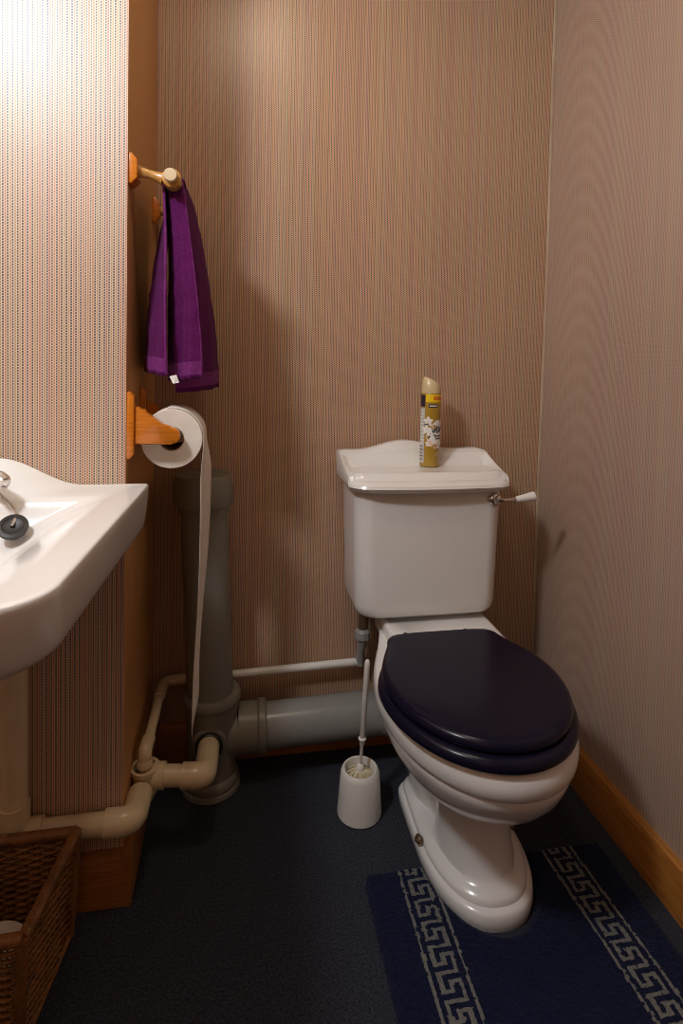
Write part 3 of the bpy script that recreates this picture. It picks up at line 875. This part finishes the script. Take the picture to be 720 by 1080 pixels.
for (a, c, n) in (((0, 0), (0, KD), 32), ((0, KD), (KW, KD), 46), ((KW, KD), (KW, 0), 32), ((KW, 0), (0, 0), 46)): wrapped(b, K(*a, zr), K(*c, zr), .0092, n)
part('rim', b, M['cane'], bk)
b = NB()
for (a, c) in (((0, 0), (0, KD)), ((0, KD), (KW, KD)), ((KW, KD), (KW, 0)), ((KW, 0), (0, 0))): wrapped(b, K(*a, .010), K(*c, .010), .0062, 40)
part('foot_rim', b, M['cane'], bk)
for u, v in ((0, 0), (0, KD), (KW, 0), (KW, KD)):
    b = NB(); wrapped(b, K(u, v, .008), K(u, v, KH-.002), .0085, 34); part('corner_post', b, M['cane'], bk)
# spare roll inside
sp = T('toilet_roll', 'spare white toilet roll lying inside the wicker basket', 'toilet roll', (-.15, -.56, .011), 'toilet rolls')
sc = Vector(K(.072, .128, 0)); b = NB()
prof = [(.019, .0), (.050, 0), (.052, .002), (.052, .108), (.050, .110), (.019, .110), (.019, 0)]
lathe(b, prof, (sc.x, sc.y, .0115), seg=44, cap0=False, cap1=False); part('roll', b, M['paper'], sp, angle=35)
b = NB(); lathe(b, [(.0188, .001), (.0188, .1095), (.0172, .1095), (.0172, .001), (.0188, .001)], (sc.x, sc.y, .0115), seg=30, cap0=False, cap1=False); part('cardboard_core', b, M['card'], sp, angle=35)

# ================================================================== PEDESTAL MAT
def key_mask(w, t):
    """w 0..3 across the band, t along; one squared wave with a hook per period of 6"""
    lw = .35
    segs = ((3, 0, 3, 4), (3, 4, 0, 4), (0, 4, 0, 8), (0, 8, 1.5, 8), (1.5, 8, 1.5, 6), (1.5, 6, 3, 6))
    for k in (-1, 0, 1):
        base = math.floor(t/6)*6 + 6*k
        for x0, t0, x1, t1 in segs:
            a, c = min(x0, x1)-lw, max(x0, x1)+lw; d, e = min(t0, t1)+base-lw, max(t0, t1)+base+lw
            if a <= w <= c and d <= t <= e: return True
    return False
MX0, MX1, MY1, MY0 = .482, 1.024, -.415, -.98
def mat_cut(x, y):
    """inside the cut-out round the toilet foot"""
    c = TX+.043
    if y > -.40: return abs(x-c) < .114
    q = (y+.40)/.176
    return ((x-c)/.114)**2 + q*q < 1
b = NB(); NXm, NYm = 181, 190; vs = {}
sx_ = (MX1-MX0)/NXm; sy_ = (MY1-MY0)/NYm
import mathutils.noise as mnoise
def edge_d(x, y):
    d = min(x-MX0, MX1-x, MY1-y, y-MY0)
    c = TX+.043
    if y > -.40: d2 = abs(x-c)-.114
    else: d2 = (math.sqrt(((x-c)/.114)**2+((y+.40)/.176)**2)-1)*.125
    return min(d, d2)
def mv(i, j):
    if (i, j) not in vs:
        x = MX0+i*sx_; y = MY0+j*sy_
        d = edge_d(x, y); hgt = .0035 + .0155*smooth(d/.016)**.6 if d > 0 else .003
        nz = mnoise.noise(Vector((x*160, y*160, 0)))*.0011 + mnoise.noise(Vector((x*30, y*30, 3)))*.0010
        jx = mnoise.noise(Vector((x*210, y*210, 7)))*.0016; jy = mnoise.noise(Vector((x*210, y*210, 11)))*.0016
        vs[(i, j)] = b.verts.new((x+jx, y+jy, max(.002, hgt+nz)))
    return vs[(i, j)]
for i in range(NXm):
    for j in range(NYm):
        x = MX0+(i+.5)*sx_; y = MY0+(j+.5)*sy_
        rx = min(x-MX0, MX1-x); ry = min(MY1-y, y-MY0)
        if mat_cut(x, y): continue
        if rx < .03 and ry < .03 and (rx-.03)**2+(ry-.03)**2 > .03**2: continue
        f = b.faces.new((mv(i, j), mv(i+1, j), mv(i+1, j+1), mv(i, j+1)))
        wob = mnoise.noise(Vector((x*120, y*120, 5)))*.0022
        for s0, dx in ((.553, -.02), (.876, .045)):
            xs = s0 + dx*(-(y+.42)); u = x+wob-xs
            if 0 <= u <= .072:
                if u < .0055 or u > .0665: f.material_index = 1
                elif key_mask((u-.0185)/.0117, -(y+wob+.425)/.0074): f.material_index = 1
# skirt edge down to the floor
be = [e for e in b.edges if e.is_boundary]
r = bmesh.ops.extrude_edge_only(b, edges=be)
for v in [g for g in r['geom'] if isinstance(g, bmesh.types.BMVert)]: v.co.z = .0008
shift(b, (.75, -.65, 0))
o = obj('pedestal_mat', b, [M['rug'], M['rugw']], angle=180); o.location = (.75, -.65, 0)
tag(o, 'navy blue pedestal mat with white Greek key stripes round the toilet foot', 'mat')

# ================================================================== LIGHTS
def lamp(name, kind, loc, energy, col, size=.1, rot=None, spread=None):
    l = D.lights.new(name, kind); l.energy = energy; l.color = col
    if kind == 'POINT': l.shadow_soft_size = size
    if kind == 'AREA':
        l.shape = 'DISK'; l.size = size
        if spread: l.spread = spread
    o = D.objects.new(name, l); COL.objects.link(o); o.location = loc
    if rot: o.rotation_euler = rot
    return o
lamp('ceiling_light_source', 'POINT', (-.50, -1.20, 2.05), 50, (.91, .95, 1.0), .10)
lamp('warm_fill_light', 'AREA', (.25, -.78, 2.33), 3.8, (1.0, .80, .58), .25)  # unseen warm fill, added in place of light bounced off the ceiling

w = D.worlds.new('World'); bpy.context.scene.world = w; w.use_nodes = True
w.node_tree.nodes['Background'].inputs[0].default_value = (.9, .8, .7, 1)
w.node_tree.nodes['Background'].inputs[1].default_value = .01

# ================================================================== CAMERA
F, YAW, PITCH, ROLL, PPY = 600.0, .1797, .0404, .0222, 403.53
cy_, sy2 = math.cos(YAW), math.sin(YAW); cp, sp_ = math.cos(PITCH), math.sin(PITCH)
fw = Vector((sy2*cp, cy_*cp, -sp_)); rt = Vector((cy_, -sy2, 0)); up = rt.cross(fw)
c, s = math.cos(ROLL), math.sin(ROLL)
r2 = rt*c + up*s; u2 = up*c - rt*s
cam = D.cameras.new('camera'); co = D.objects.new('camera', cam); COL.objects.link(co)
mw = Matrix((r2, u2, -fw)).transposed().to_4x4(); mw.translation = (.2114, -1.5281, 1.08)
co.matrix_world = mw
cam.sensor_fit = 'VERTICAL'; cam.sensor_height = 36; cam.sensor_width = 24
cam.lens = F*36/1080; cam.shift_y = -(540-PPY)/1080; cam.clip_start = .01
sc_ = bpy.context.scene; sc_.camera = co
sc_.view_settings.view_transform = 'Standard'; sc_.view_settings.look = 'None'; sc_.view_settings.exposure = 0
sc_.cycles.max_bounces = 8; sc_.cycles.filter_width = 1.0
